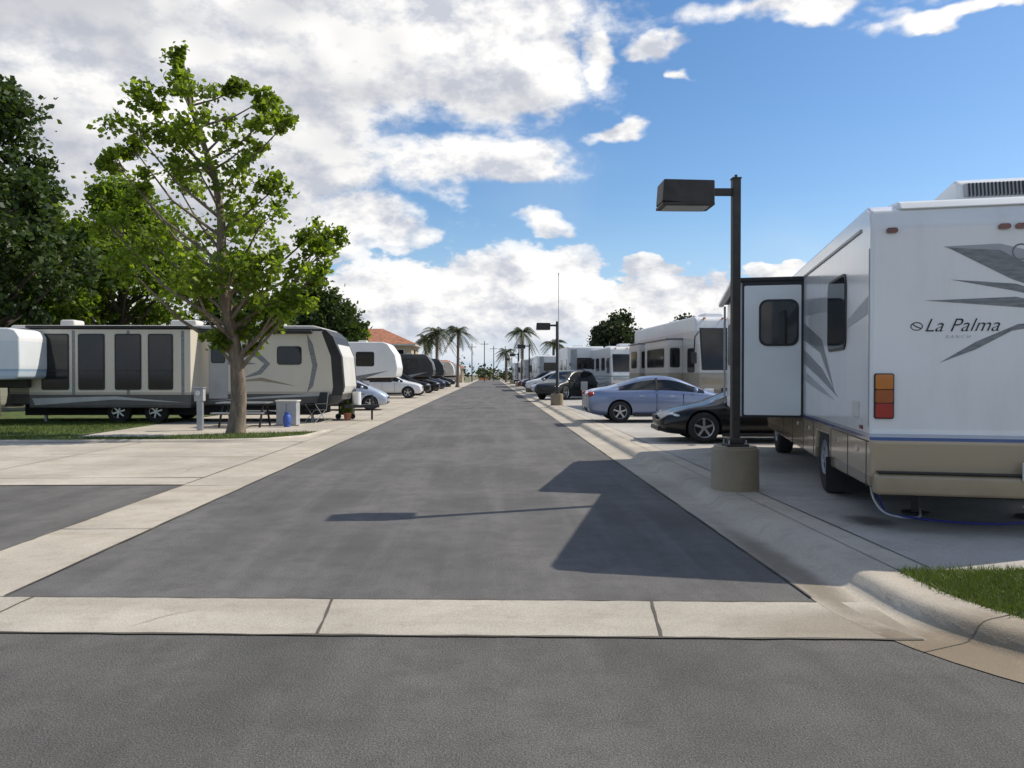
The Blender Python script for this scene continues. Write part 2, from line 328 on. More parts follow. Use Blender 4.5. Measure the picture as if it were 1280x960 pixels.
def tree(name,loc,H,tr,clumps,leaf,nl,lm,bm_,lean=(0,0),subs=8,spread=.38):
    e=empty(name,loc); V=[];F=[]
    def tp(z): 
        f=z/H; return Vector((lean[0]*f*f+.10*math.sin(z*1.3+loc[0]),lean[1]*f*f+.08*math.sin(z*.9+2),z))
    zs=[-.1,.15,.6]+[H*k/10 for k in range(1,11)]; zs=sorted(set(zs))
    tube([tp(z) for z in zs],[max(.03,tr*(1.35 if z<0 else 1.12 if z<.3 else 1)*(1-.85*z/H)) for z in zs],10,V,F)
    C=[]
    for (cx,cy,cz,r) in clumps:
        c=Vector((cx,cy,cz)); hd=math.hypot(cx,cy); za=min(max(cz-.75*hd-.3,H*.16),H*.92); a=tp(za)
        mid=a.lerp(c,.5)+Vector((random.uniform(-.15,.15),random.uniform(-.15,.15),-.08*hd))
        rb=max(.025,tr*.36*(1-.6*za/H)); tube([a,mid,c],[rb,rb*.6,rb*.25],5,V,F)
        for s in range(subs):
            dv=Vector(rng.normal(size=3)); dv.normalize(); dv*=r*random.uniform(.45,1.15); dv.z*=.85
            q=c+dv; tube([c.lerp(a,.12),q],[rb*.22,.006],3,V,F)
            k=int(nl*random.uniform(.4,1.6)); g=rng.normal(size=(k,3))*r*spread*random.uniform(.6,1.15); g[:,2]*=.75
            C.append(np.array(q)+g)
    me=bpy.data.meshes.new('trunk'); me.from_pydata(V,[],F); me.update(); link('trunk',me,bm_,e,60)
    leafmesh('foliage',np.concatenate(C),leaf,lm,e); return e
S=45.7
cl=[]
hero=[(235,85,.3),(232,112,.45),(205,135,.5),(262,125,.5),(298,118,.35),(333,130,.3),(345,160,.45),(370,175,.3),(165,182,.35),(150,205,.35),(195,180,.6),(240,170,.65),(285,160,.6),(315,195,.5),
 (172,235,.5),(215,230,.75),(265,222,.75),(310,240,.65),(350,245,.45),(160,290,.45),(195,300,.65),(240,290,.8),(300,285,.8),(345,290,.65),(385,290,.5),(408,295,.4),(402,325,.5),
 (185,340,.5),(225,345,.65),(275,345,.75),(330,340,.75),(375,345,.65),(408,350,.35),(250,378,.4),(330,385,.6),(365,382,.5),(300,400,.4),(318,420,.4),(283,425,.28),(345,405,.35),(392,378,.4)]
for (px,py,r) in hero:
    dx=(px-303)/S; z=1.6+(468-py)/S; env=max(.3,2.4*(1-abs(z-5.2)/6)); 
    cl.append((dx,random.uniform(-1,1)*env*.6,z,r))
    if r>.6 and random.random()<.5: cl.append((dx*.7+random.uniform(-.3,.3),random.choice((-1,1))*env*random.uniform(.5,.9),z+random.uniform(-.5,.4),r*.8))
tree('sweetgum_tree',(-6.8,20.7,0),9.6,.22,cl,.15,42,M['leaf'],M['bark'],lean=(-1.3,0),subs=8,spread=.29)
def autoclumps(H,zb,rad,n,rr,shape=1.):
    out=[]
    for i in range(n):
        f=random.random(); z=zb+(H-zb)*f; prof=math.sin(math.pi*min(1,(.12+.88*f)))**.6*(1-.35*f)
        a=random.uniform(0,2*math.pi); q=rad*prof*random.uniform(.35,1.05)
        out.append((q*math.cos(a),q*math.sin(a),z,rr*random.uniform(.6,1.3)))
    return out
tree('shade_tree',(-18.7,29,0),11.9,.35,autoclumps(12.4,3.,3.3,56,.8),.22,42,M['leafd'],M['barkd'],spread=.34)
tree('shade_tree',(-23.5,33,0),11,.35,autoclumps(12,3,4,50,1.1),.28,34,M['leafd'],M['barkd'])
tree('ash_tree',(-17.6,37,0),9.8,.35,autoclumps(10.4,2.2,4.2,66,.95),.23,44,M['leafm'],M['barkd'],spread=.34)
tree('ash_tree',(-24.5,40,0),10,.35,autoclumps(11.0,2.4,4.6,60,1.2),.3,34,M['leafm'],M['barkd'])
tree('ash_tree',(-13.6,42,0),7.5,.3,autoclumps(7.6,2.,2.6,38,.8),.25,34,M['leafd'],M['barkd'])
tree('oak_tree',(-10.9,50,0),6.6,.25,autoclumps(7.6,2,2.4,40,.75),.26,34,M['leafd'],M['barkd'])
tree('oak_tree',(-15,58,0),6.6,.25,autoclumps(7.4,2,3.4,40,.9),.3,28,M['leafd'],M['barkd'])
tree('oak_tree',(-12.2,70,0),5,.2,autoclumps(5.8,2,1.8,18,.7),.3,26,M['leafm'],M['barkd'])
tree('pepper_tree',(12.0,72,0),5.2,.25,autoclumps(6.6,1.6,3.6,45,.8),.3,34,M['leafo'],M['barkd'])
tree('pepper_tree',(17,66,0),5.2,.25,autoclumps(6.0,1.6,3.6,40,.8),.3,30,M['leafo'],M['barkd'])
def palm(loc,H,fr=2.3):
    e=empty('palm_tree',loc); V,F=tube([(0,0,-.1),(.05,0,.5),(.1,.05,H*.5),(.12,.1,H)],[.3,.2,.17,.16],8)
    me=bpy.data.meshes.new('trunk'); me.from_pydata(V,[],F); link('trunk',me,M['bark'],e,60)
    V=[];F=[]; top=Vector((.12,.1,H))
    for i in range(30):
        a=random.uniform(0,2*math.pi); el=random.uniform(-.5,1.2); L=fr*random.uniform(.8,1.1); d=Vector((math.cos(a),math.sin(a),0)); pts=[]
        for k in range(9):
            t=k/8; pts.append(top+d*(L*t*math.cos(el*.8))+Vector((0,0,L*(t*math.sin(el)-.75*t*t))))
        sd=Vector((-d.y,d.x,0))
        for k in range(8):
            for sgn in (-1,1):
                for h in (0,.5):
                    p=pts[k].lerp(pts[k+1],h); w=.55*math.sin(math.pi*min(1,(k+h+1)/9))+.08; q=p+sd*sgn*w*.8+Vector((0,0,-w*.55))+ (pts[k+1]-pts[k])*.8
                    b=len(V); V+= [tuple(p),tuple(p+(pts[k+1]-pts[k])*.4),tuple(q)]; F.append((b,b+1,b+2))
    me=bpy.data.meshes.new('fronds'); me.from_pydata(V,[],F); link('fronds',me,M['palm'],e)
palm((-6.6,92,0),6.6,2.6); palm((-4.2,95,0),6.9,2.5); palm((3.9,98,0),7.0,2.6); palm((7.7,96,0),5.4,2.3); palm((2.9,150,0),6,2.6); palm((-9.5,110,0),6.6,2.4)
C=[]
for i in range(260):
    x=random.uniform(-190,190); y=random.uniform(215,300); h=random.uniform(2.0,5.5); r=random.uniform(2,4.5)
    g=rng.normal(size=(90,3))*np.array([r*.5,r*.5,h*.26]); g[:,2]=np.abs(g[:,2]+h*.45); C.append(np.array([x,y,0])+g)
leafmesh('distant_trees',np.concatenate(C),1.0,M['leafo'],None)
# ------------------------------------------------------------ wheels and cars
def lathe_y(prof,cx,cy,cz,seg=28):
    V=[];F=[];k=len(prof)
    for i in range(seg):
        a=2*math.pi*i/seg
        for (yy,r) in prof: V.append((cx+r*math.cos(a),cy+yy,cz+r*math.sin(a)))
    for i in range(seg):
        for j in range(k-1): F.append((i*k+j,i*k+j+1,((i+1)%seg)*k+j+1,((i+1)%seg)*k+j))
    return V,F
def wheel(parent,x,y,Rr,w,sd,rimf=.66,spokes=5,rimm=None):
    rimm=rimm or M['alloy']
    ri=Rr*rimf; prof=[(-w/2,ri*.9),(-w/2,Rr*.93),(-w*.38,Rr),(w*.38,Rr),(w/2,Rr*.93),(w/2+.008,Rr*.8),(w/2,ri),(w/2-.03,ri*.96)]
    prof=[(p*sd,r) for p,r in prof]; V,F=lathe_y(prof,x,y,Rr); me=bpy.data.meshes.new('tyre'); me.from_pydata(V,[],F); link('tyre',me,M['rubber'],parent,50)
    yo=y+sd*(w/2)
    V,F=lathe_y([(-.012*sd,ri*1.0),(.004*sd,ri*.97),(-.02*sd,ri*.88)],x,yo,Rr); me=bpy.data.meshes.new('rim_lip'); me.from_pydata(V,[],F); link('rim_lip',me,rimm,parent,50)
    cyl('rim_back',(x,yo-sd*.09,Rr),(x,yo-sd*.05,Rr),ri*.95,ri*.95,M['shadowy'],parent,20)
    cyl('hub',(x,yo-sd*.05,Rr),(x,yo+sd*.0,Rr),ri*.26,ri*.2,rimm,parent,12)
    for s in range(spokes):
        a=2*math.pi*s/spokes+.3; c=(x+math.cos(a)*ri*.55,yo-sd*.03,Rr+math.sin(a)*ri*.55)
        box('spoke',c,(ri*.85,.03,ri*.22),rimm,parent,0,('Y',-a))
def carpaint(name,c,metal=.3,coat=.9,spec=.5): return mat(name,c,.35,metal,amt=.05,nscale=.8,coat=coat,spec=spec,detail=1)
SED=[(-2.40,.70,.42,.82,.84,.5),(-2.33,.82,.26,.98,1.01,.6),(-1.9,.89,.2,1.02,1.07,.62),(-1.5,.91,.2,1.0,1.13,.60),(-.75,.92,.2,.97,1.42,.56),(-.1,.92,.2,.95,1.47,.57),(.45,.92,.2,.93,1.42,.56),(1.25,.91,.2,.91,1.01,.62),(1.9,.88,.2,.82,.88,.6),(2.27,.80,.2,.68,.73,.55),(2.40,.62,.3,.56,.6,.45)]
SPO=[(-2.15,.6,.35,.62,.66,.4),(-2.03,.78,.25,.80,.86,.55),(-1.5,.88,.16,.86,.92,.6),(-1.05,.91,.15,.86,1.0,.56),(-.55,.9,.15,.82,1.22,.50),(-.1,.89,.15,.80,1.27,.5),(.25,.89,.15,.79,1.22,.5),(.9,.9,.15,.80,.89,.6),(1.35,.91,.15,.79,.80,.62),(1.85,.84,.17,.66,.69,.58),(2.12,.65,.24,.48,.51,.42)]
HAT=[(-2.05,.72,.42,.9,1.0,.5),(-1.98,.82,.26,1.0,1.16,.58),(-1.75,.84,.2,1.02,1.46,.57),(-1.2,.86,.2,1.0,1.53,.6),(-.3,.86,.2,.98,1.55,.6),(.5,.86,.2,.95,1.47,.58),(1.25,.85,.2,.93,1.04,.62),(1.65,.82,.2,.82,.9,.6),(1.95,.74,.22,.66,.72,.5),(2.05,.6,.3,.55,.6,.4)]
SUV=[(-2.35,.78,.5,.95,1.05,.6),(-2.3,.88,.32,1.08,1.3,.66),(-2.1,.91,.28,1.1,1.68,.66),(-1.4,.93,.28,1.1,1.76,.68),(-.3,.93,.28,1.08,1.78,.68),(.4,.93,.28,1.05,1.70,.66),(1.05,.92,.28,1.04,1.16,.7),(1.8,.9,.28,.98,1.06,.7),(2.22,.85,.3,.85,.92,.66),(2.35,.7,.4,.7,.76,.55)]
def car(name,loc,rot,st,paint,wx,wr,soft=False,g=None,z0=0):
    e=empty(name,loc,rot); n=len(st)
    pk=max(range(n),key=lambda i:st[i][4])
    V=[];F=[];mi=[]
    for (x,w,zb,zt,zr,wr_) in st:
        half=[(w*.0,zb),(w*.8,zb),(w*.96,zb+.09),(w,zb+(zt-zb)*.5),(w*.985,zb+(zt-zb)*.8),(w*.94,zt),(wr_+(w*.94-wr_)*.05,zr-.055+.0),(wr_*.9,zr-.02),(wr_*.5,zr),(0,zr+.012)]
        if zr-zt<.12: half[6]=(wr_+(w*.94-wr_)*.3,max(zt+.01,zr-.03))
        ring=half+[(-y,z) for y,z in half[-2:0:-1]]
        V+=[(x,y,z) for y,z in ring]
    k=18
    for i in range(n-1):
        za,zb_=st[i][4]-st[i][3],st[i+1][4]-st[i+1][3]
        for j in range(k):
            F.append((i*k+j,i*k+(j+1)%k,(i+1)*k+(j+1)%k,(i+1)*k+j))
            jj=j if j<9 else 17-j
            mt=0
            gh=max(za,zb_)>.2
            if jj==5 and gh: mt=1
            if jj in (7,8) and gh and abs(st[i+1][4]-st[i][4])>.14 : mt=1
            if jj==0: mt=2
            if soft and gh and jj>=6 and mt==0: mt=3
            mi.append(mt)
    F.append(tuple(range(k))[::-1]); mi.append(0); F.append(tuple((n-1)*k+q for q in range(k))); mi.append(0)
    me=bpy.data.meshes.new('body'); me.from_pydata(V,[],F); me.update()
    mats=[paint,M['carglass'],M['shadowy'],M['black']]
    o=link('body',me,mats,None,180); me.polygons.foreach_set('material_index',mi)
    bm=bmesh.new(); bm.from_mesh(me); bmesh.ops.recalc_face_normals(bm,faces=bm.faces[:]); bm.to_mesh(me); bm.free()
    s=o.modifiers.new('s','SUBSURF'); s.levels=2; s.render_levels=2
    W=max(q[1] for q in st); cuts=[]
    for xx in wx:
        for sd in (-1,1):
            V2,F2=tube([(xx,sd*(W-.34),wr),(xx,sd*(W+.3),wr)],[wr+.055]*2,28)
            m2=bpy.data.meshes.new('c'); m2.from_pydata(V2,[],F2); m2.update()
            b2=bmesh.new(); b2.from_mesh(m2); bmesh.ops.recalc_face_normals(b2,faces=b2.faces[:]); b2.to_mesh(m2); b2.free()
            for q in mats: m2.materials.append(q)
            m2.polygons.foreach_set('material_index',[2]*len(m2.polygons))
            c=bpy.data.objects.new('c',m2); COL.objects.link(c); cuts.append(c)
            b=o.modifiers.new('b','BOOLEAN'); b.object=c; b.operation='DIFFERENCE'; b.solver='EXACT'
    dg=bpy.context.evaluated_depsgraph_get(); dg.update()
    nm=bpy.data.meshes.new_from_object(o.evaluated_get(dg)); nm.name='body'
    o.modifiers.clear(); o.data=nm; nm.set_sharp_from_angle(angle=R(40))
    for c in cuts: bpy.data.objects.remove(c)
    o.parent=e
    for xx in wx:
        for sd in (-1,1): wheel(e,xx,sd*(W-.12),wr,.21,sd)
    L0,L1=st[0][0],st[-1][0]
    F1=st[-2]; B1=st[1]
    for sd in (-1,1):
        ell('headlight',(F1[0]-.12,sd*F1[1]*.82,F1[3]-.07),(.2,.13,.075),M['headl'],e,-sd*.5)
        ell('taillight',(B1[0]+.04,sd*B1[1]*.84,B1[3]-.1),(.13,.15,.09),M['red'],e,sd*.3)
        i=[q for q in range(n-1) if st[q][4]-st[q][3]>.2 and q>pk][-1]; mx=st[i][0]+.45
        ell('mirror',(mx,sd*(W+.08),st[i][3]+.07),(.07,.11,.07),paint,e)
        for hx in ((-.75,.2) if not soft else (-.1,)): box('door_handle',(hx,sd*(W*.985),st[pk][3]-.13),(.16,.03,.025),M['chrome'] if not soft else M['black'],e,.008)
        box('sill',(0,sd*(W*.93),st[pk][2]+.03),(wx[1]-wx[0]-2*wr-.15,.05,.08),M['black'],e,.01)
        for dx in (-.28,.55): box('door_seam',(dx,sd*(W*.985),(st[pk][3]+st[pk][2])/2+.05),(.010,.03,(st[pk][3]-st[pk][2])*.72),M['shadowy'],e)
        box('b_pillar',(-.25,sd*(st[pk][5]+W*.94)/2,(st[pk][3]+st[pk][4])/2-.03),(.07,.02,(st[pk][4]-st[pk][3])*.85),M['black'],e,0,('X',sd*math.atan((W*.94-st[pk][5])/(st[pk][4]-st[pk][3]-.05))))
    box('grille',(L1-.03,0,F1[3]-.12),(.06,.9 if not soft else .5,.1),M['black'],e,.02)
    box('lower_intake',(L1-.06,0,F1[2]+.12),(.1,1.0,.1),M['black'],e,.02)
    box('licence_plate',(L0+.02,0,.72),(.03,.3,.15),M['offwhite'],e,.005)
    return e
bluep=carpaint('paint_blue_silver',(.20,.25,.38),.5)
blackp=carpaint('paint_black',(.006,.006,.007),.0,.5,.25)
whitep=carpaint('paint_white',(.72,.73,.74),.0)
silverp=carpaint('paint_silverblue',(.42,.48,.58),.4)
darkp=carpaint('paint_dark_green',(.02,.024,.022),.1,.5,.3)
navyp=carpaint('paint_navy',(.015,.025,.05),.2,.6,.3)
redp=carpaint('paint_maroon',(.12,.015,.015),.2)
car('sedan_car',(5.4,24.5,.108),0,SED,bluep,(-1.42,1.4),.335)
car('sports_car',(5.82,17.3,.108),R(180-3),SPO,blackp,(-1.2,1.17),.335,soft=True)
car('hatchback_car',(-6.65,34.6,.02),R(3),HAT,silverp,(-1.25,1.28),.31)
car('suv_car',(-6.95,52,.02),R(0),SUV,whitep,(-1.4,1.42),.38)
car('suv_car',(-6.95,58.5,.02),R(0),SUV,blackp,(-1.4,1.42),.38)
car('suv_car',(-6.75,66,.02),R(0),SUV,blackp,(-1.42,1.4),.38)
car('suv_car',(-6.75,74,.02),R(4),SUV,navyp,(-1.4,1.42),.38)
car('sedan_car',(-6.8,84,.02),0,SED,blackp,(-1.42,1.4),.335)
car('suv_car',(-6.9,97,.02),0,SUV,darkp,(-1.4,1.42),.38)
car('jeep_suv',(4.55,46.5,.108),R(180+52),SUV,darkp,(-1.4,1.42),.4)
car('sedan_car',(5.3,56,.108),R(180),SED,whitep,(-1.42,1.4),.335)
car('suv_car',(5.2,64,.108),R(180),SUV,whitep,(-1.4,1.42),.38)
car('suv_car',(5.2,73,.108),R(180),SUV,navyp,(-1.4,1.42),.38)
car('sedan_car',(5.3,86,.108),R(180),SED,redp,(-1.42,1.4),.335)
# ------------------------------------------------------------ hero motorhome (x forward, y left, origin rear left corner)
e=empty('motorhome',(3.6,7.2,.1),R(76))
gold=(.42,.325,.21)
hb=bandmat('motorhome_paint',[(0,(.26,.2,.13)),(.52,gold),(.875,(.06,.09,.22)),(.905,(.45,.46,.5)),(.925,(.83,.82,.80))],.25,.6)
prof=[(.02,.42),(-.03,.55),(-.03,.88),(0,.95),(0,2.90),(.06,3.06),(.22,3.13),(8.3,3.1),(8.65,2.9),(9.0,1.6),(9.05,.9),(8.9,.4),(3.05,.38),(2.98,.75),(2.1,.75),(2.03,.38)]
prism('body',prof,'y',-2.5,0,hb,e,.08,4)
prism('rear_cap_roof',[(.03,3.06),(.12,3.15),(.5,3.19),(8.0,3.16),(8.1,3.06)],'y',-2.25,-.25,M['white'],e,.03)
prism('air_conditioner',[(.55,3.14),(.6,3.40),(.7,3.46),(1.6,3.40),(1.75,3.14)],'y',-1.9,-.92,M['white'],e,.04)
box('ac_grille',(.57,-1.41,3.325),(.03,.86,.13),M['grayl'],e,0,('Y',R(11)))
for i in range(24): box('ac_louvre',(.56,-1.02-i*.034,3.325),(.035,.013,.13),M['black'],e,0,('Y',R(11)))
box('air_conditioner',(5.5,-1.25,3.26),(.95,.75,.2),M['white'],e,.06)
box('bumper',(-.04,-1.25,.47),(.14,2.46,.2),mat('bumper_gold',(.36,.28,.18),.3,coat=.4),e,.04,seg=3)
box('bumper_gap',(-.045,-1.25,.585),(.14,2.40,.012),M['black'],e)
prism('taillight_bezel',rrect(-.205,1.08,-.03,1.51,.02),'x',-.02,.02,M['black'],e)
prism('taillight_amber',rrect(-.195,1.36,-.04,1.50,.015),'x',-.032,.01,M['amber'],e,.006,1)
prism('taillight_amber',rrect(-.195,1.23,-.04,1.355,.015),'x',-.030,.01,mat('amber_lens_deep',(.35,.07,.008),.2,coat=.6),e,.006,1)
prism('taillight_red',rrect(-.195,1.09,-.04,1.225,.015),'x',-.032,.01,M['red'],e,.006,1)
prism('taillight_red',rrect(-2.46,1.09,-2.3,1.5,.015),'x',-.032,.01,M['red'],e,.006,1)
for s in (.18,1.13,1.27,1.41,2.32): prism('marker_light',rrect(-s-.05,2.83,-s+.05,2.88,.022),'x',-.025,.01,M['redd'],e)
def sw(pts,m,k=1): decal('stripe',[(-s,z-.1) for s,z in pts],'x',0,-1,m,e,k)
sw([(.626,2.79),(1.1,2.80),(1.3,2.74),(1.5,2.58),(1.85,2.3),(1.25,2.5)],M['grayl'],.9)
sw([(.66,2.78),(1.1,2.74),(1.5,2.50),(1.85,2.22),(1.2,2.47)],M['grayg'])
sw([(.69,2.48),(1.23,2.43),(1.9,2.18),(1.2,2.37)],M['grayg'])
sw([(.47,2.29),(1.23,2.31),(1.95,2.14),(1.2,2.22)],M['grayg'])
sw([(.60,1.71),(.9,1.90),(1.25,2.06),(1.9,2.12),(1.2,2.00),(.9,1.83)],M['grayg'])
for tx,sz,z,s in (('La Palma',.175,1.90,.46),('R A N C H',.045,1.835,.64)):
    cu=bpy.data.curves.new('lettering','FONT'); cu.body=tx; cu.size=sz; cu.shear=.4; cu.extrude=.001; cu.space_character=1.02; cu.offset=-.0015
    o=bpy.data.objects.new('lettering',cu); COL.objects.link(o); cu.materials.append(M['black']); o.parent=e
    o.matrix_local=Matrix(((0,0,-1,-.005),(-1,0,0,-s),(0,1,0,z),(0,0,0,1)))
V,F=tube([(0,-.40+.05*math.cos(t),1.95+.036*math.sin(t)) for t in [i*math.pi/8 for i in range(17)]],[.005]*17,5)
me=bpy.data.meshes.new('emblem'); me.from_pydata(V,[],F); link('emblem',me,M['black'],e)
tubeobj('emblem',[(0,-.36,1.975),(-.002,-.40,1.945),(-.002,-.44,1.93)],.005,M['black'],e)
V,F=tube([(0,-1.27+.07*math.cos(t),2.62+.07*math.sin(t)) for t in [i*math.pi/8 for i in range(17)]],[.008]*17,5)
me=bpy.data.meshes.new('emblem'); me.from_pydata(V,[],F); link('emblem',me,M['grayg'],e)
box('plate_holder',(-.12,-1.42,.62),(.02,.34,.17),M['offwhite'],e,.01); box('plate_text',(-.132,-1.42,.62),(.004,.24,.06),M['bluep'],e)
window(e,'y',0,1,1.12,1.80,2.12,2.58,.12)
def sd_(pts,m,k=1): decal('stripe',pts,'y',0,1,m,e,k)
sd_([(.12,2.25),(.12,2.08),(1.05,2.0),(1.08,2.08)],M['grayl'])
sd_([(2.2,2.28),(2.2,2.45),(4.05,2.6),(4.05,2.35)],M['grayl'])
sd_([(1.75,1.30),(2.6,1.95),(4.05,2.25),(4.05,2.0),(2.7,1.78)],M['grayg'])
sd_([(1.55,1.24),(2.6,1.58),(4.05,1.86),(4.05,1.66),(2.7,1.45)],M['grayg'],1)
sd_([(1.75,1.2),(2.7,1.36),(4.05,1.55),(4.05,1.42),(2.7,1.28)],M['grayl'],1)
box('corner_trim',(.06,.0,1.85),(.02,.012,1.7),M['grayl'],e); box('rail_trim',(4.4,.004,2.93),(8,.02,.035),M['galv'],e,.005)
for xx in (.15,1.0,1.95,3.2,4.1,5.2,6.3): box('bay_seam',(xx,.0,.63),(.012,.008,.44),M['black'],e)
box('bay_seam',(1.,.0,.858),(1.9,.008,.012),M['black'],e); box('bay_seam',(6,.0,.858),(5.8,.008,.012),M['black'],e)
for xx in (.55,1.5,3.6,4.7): box('latch',(xx,.006,.75),(.1,.014,.05),M['chrome'],e,.004)
box('side_marker',(.35,.006,.98),(.1,.016,.04),M['redd'],e,.004)
box('vent',(.6,.006,1.15),(.3,.014,.16),M['offwhite'],e,.004)
box('wheel_well',(2.54,-.45,.62),(.9,.8,.3),M['shadowy'],e)
for xx in (2.54,7.6):
    for yy in (-.16,-2.34): wheel(e,xx,yy,.45,.26,1 if yy>-1 else -1,.5,8,M['galv'])
box('mud_flap',(1.98,-.2,.3),(.02,.5,.42),M['rubber'],e,.004)
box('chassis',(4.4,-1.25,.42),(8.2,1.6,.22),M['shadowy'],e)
box('generator',(.9,-1.3,.36),(.7,.6,.16),M['shadowy'],e,.02)
for yy in (-.7,-1.8): cyl('levelling_jack',(1.1,yy,0),(1.1,yy,.5),.04,.04,M['black'],e); cyl('jack_foot',(1.1,yy,0.0),(1.1,yy,.03),.14,.14,M['black'],e)
cyl('exhaust',(-.02,-2.0,.36),(.6,-2.0,.36),.04,.04,M['galv'],e)
box('slide_out',(6.02,.42,1.87),(3.8,.9,2.0),M['white'],e,.03,seg=3)
prism('slide_frame',[(-.0,.86),(.87,.86),(.87,2.88),(0,2.88)],'x',4.105,4.118,M['black'],e)
prism('slide_end',rrect(.035,.895,.84,2.82,.02),'x',4.095,4.12,M['white'],e)
box('slide_topper',(6.02,.47,2.91),(3.86,.98,.07),M['black'],e,.02)
box('slide_edge',(4.13,.875,1.87),(.05,.03,2.0),M['galv'],e,.008)
window(e,'x',4.095,-1,.10,1.95,.60,2.58,.1)
window(e,'y',.87,1,4.7,1.7,5.8,2.4,.1); window(e,'y',.87,1,6.3,1.7,7.4,2.4,.1)
box('awning_tube',(5.9,1.0,2.86),(3.6,.1,.1),M['white'],e,.03)
for xx in (4.4,7.7): box('awning_arm',(xx,.93,1.95),(.05,.04,1.75),M['galv'],e,.008)
box('windscreen',(8.86,-1.25,2.2),(.03,2.2,1.1),M['glass'],e,.01,('Y',R(-14)))
def curvepts(pts,n=6):
    P=[Vector(p) for p in pts]; out=[]
    for i in range(len(P)-1):
        a,b,c,d=P[max(i-1,0)],P[i],P[i+1],P[min(i+2,len(P)-1)]
        for k in range(n):
            t=k/n; out.append(.5*((2*b)+(c-a)*t+(2*a-5*b+4*c-d)*t*t+(3*b-a-3*c+d)*t**3))
    return out+[P[-1]]
tubeobj('water_hose',curvepts([(4.25,8.3,.5),(4.2,8.1,.16),(4.35,7.75,.125),(4.9,7.45,.122),(5.6,7.5,.122),(6.5,7.2,.122),(7.6,7.3,.122),(9,6.9,.122)]),.011,M['hose'])
tubeobj('power_cable',curvepts([(4.28,8.5,.55),(4.15,8.25,.3),(4.18,8.0,.13),(4.4,7.8,.122),(4.7,8.3,.122)]),.013,M['hosew'])
# ------------------------------------------------------------ generic RVs
def motorhome(loc,rot,L=9.5,H=3.35,body=None,stripe=None,slide=0,wsh=True):
    e=empty('motorhome',loc,rot); W=2.5; body=body or M['white']
    prof=[(-.3,.35),(.03,.5),(.06,1.0),(.04,1.45),(-.06,1.62),(-.38,H-.42),(-.5,H-.12),(-.75,H),(-L+.15,H),(-L,H-.15),(-L,.5),(-L+.12,.38),(-L+2.9,.38),(-L+2.8,.8),(-L+1.9,.8),(-L+1.8,.38)]
    prism('body',prof,'y',-W/2,W/2,body,e,.09,4)
    a=math.atan2(.32,H-2.04); zc=(1.62+H-.42)/2; hl=math.hypot(.32,H-2.04)
    for sd in (-1,1): box('windscreen',(-.215,sd*.55,zc),(.03,1.07,hl-.12),M['glass'],e,.012,('Y',-a))
    box('windscreen_gasket',(-.225,0,zc),(.03,2.25,hl-.06),M['black'],e,.01,('Y',-a))
    for sd in (-1,1):
        box('headlight',(.055,sd*.9,.92),(.05,.36,.17),M['headl'],e,.02); box('indicator',(.055,sd*1.13,.92),(.05,.09,.17),M['amber'],e,.01)
        tubeobj('mirror_arm',[(-.2,sd*1.2,H-.6),(.15,sd*1.45,H-.8),(.1,sd*1.47,2.2)],.025,M['black'],e,6)
        box('mirror',(.1,sd*1.47,2.1),(.1,.2,.42),M['black'],e,.03)
        window(e,'y',sd*W/2,sd,-1.35,1.6,-.55,2.45,.1)
        window(e,'y',sd*W/2,sd,-3.2,1.75,-2.1,2.5,.1,split=True); window(e,'y',sd*W/2,sd,-5.2,1.75,-4.1,2.5,.1); window(e,'y',sd*W/2,sd,-8.2 if L>8.5 else -6.9,1.85,-7. if L>8.5 else -6.,2.5,.1,split=True)
        if stripe:
            decal('stripe',[(-L+.1,1.3),(-L+.1,1.55),(-4,1.25),(-.4,1.3),(-4,1.1)],'y',sd*W/2,sd,stripe,e)
            decal('stripe',[(-L+.1,1.0),(-L+.1,1.15),(-4,.9),(-.4,1.1),(-4,.8)],'y',sd*W/2,sd,M['grayg'],e)
        for xx in (-L+2.35,-1.6): wheel(e,xx,sd*(W/2-.14),.45,.28,sd,.55,8,M['chrome'])
        box('wiper',(-.1,sd*.4,1.85),(.02,.02,.5),M['black'],e,0,('X',sd*.9))
    box('front_wheel_well',(-1.6,0,.5),(1.0,W+.01,.5),M['shadowy'],e,.1)
    box('grille',(.065,0,.9),(.04,.9,.22),M['black'],e,.02); box('bumper',(.03,0,.5),(.2,2.4,.26),M['grayl'],e,.06,seg=3)
    decal('front_stripe',[(-1.15,1.15),(1.15,1.15),(1.15,1.4),(.3,1.3),(-.3,1.3),(-1.15,1.4)],'x',.06,1,stripe or M['grayl'],e,3)
    for xx in (-2.5,-6.5): box('air_conditioner',(xx,0,H+.12),(.9,.75,.24),M['white'],e,.07)
    box('roof_vent',(-4.5,.5,H+.08),(.5,.5,.16),M['offwhite'],e,.04)
    tubeobj('antenna',[(-1.5,.6,H),(-1.5,.6,H+.9)],.015,M['galv'],e)
    for yy in (-.9,-.2,0,.2,.9): box('marker_light',(-.5,yy,H-.08),(.1,.1,.05),M['amber'],e,.015)
    box('chassis',(-L/2,0,.45),(L-1,1.7,.25),M['shadowy'],e)
    if slide:
        for x0,x1 in ((-5.6,-2.0),(-8.6,-6.6)):
            box('slide_out',((x0+x1)/2,slide*(W/2+.3),1.95),(x1-x0,.62,1.8),body,e,.03); box('slide_topper',((x0+x1)/2,slide*(W/2+.33),2.88),(x1-x0+.06,.68,.06),M['grayg'],e,.02)
            window(e,'y',slide*(W/2+.61),slide,x0+.5,1.8,x1-.5,2.5,.1,split=True)
            window(e,'x',x1,1,min(slide*(W/2+.15),slide*(W/2+.48)),1.8,max(slide*(W/2+.15),slide*(W/2+.48)),2.5,.05)
    return e
grm=bandmat('motorhome_paint_grey',[(0,(.18,.16,.13)),(.95,(.34,.29,.22)),(1.55,(.55,.52,.47)),(2.6,(.62,.60,.56)),(3.1,(.74,.74,.73))],.35,.3)
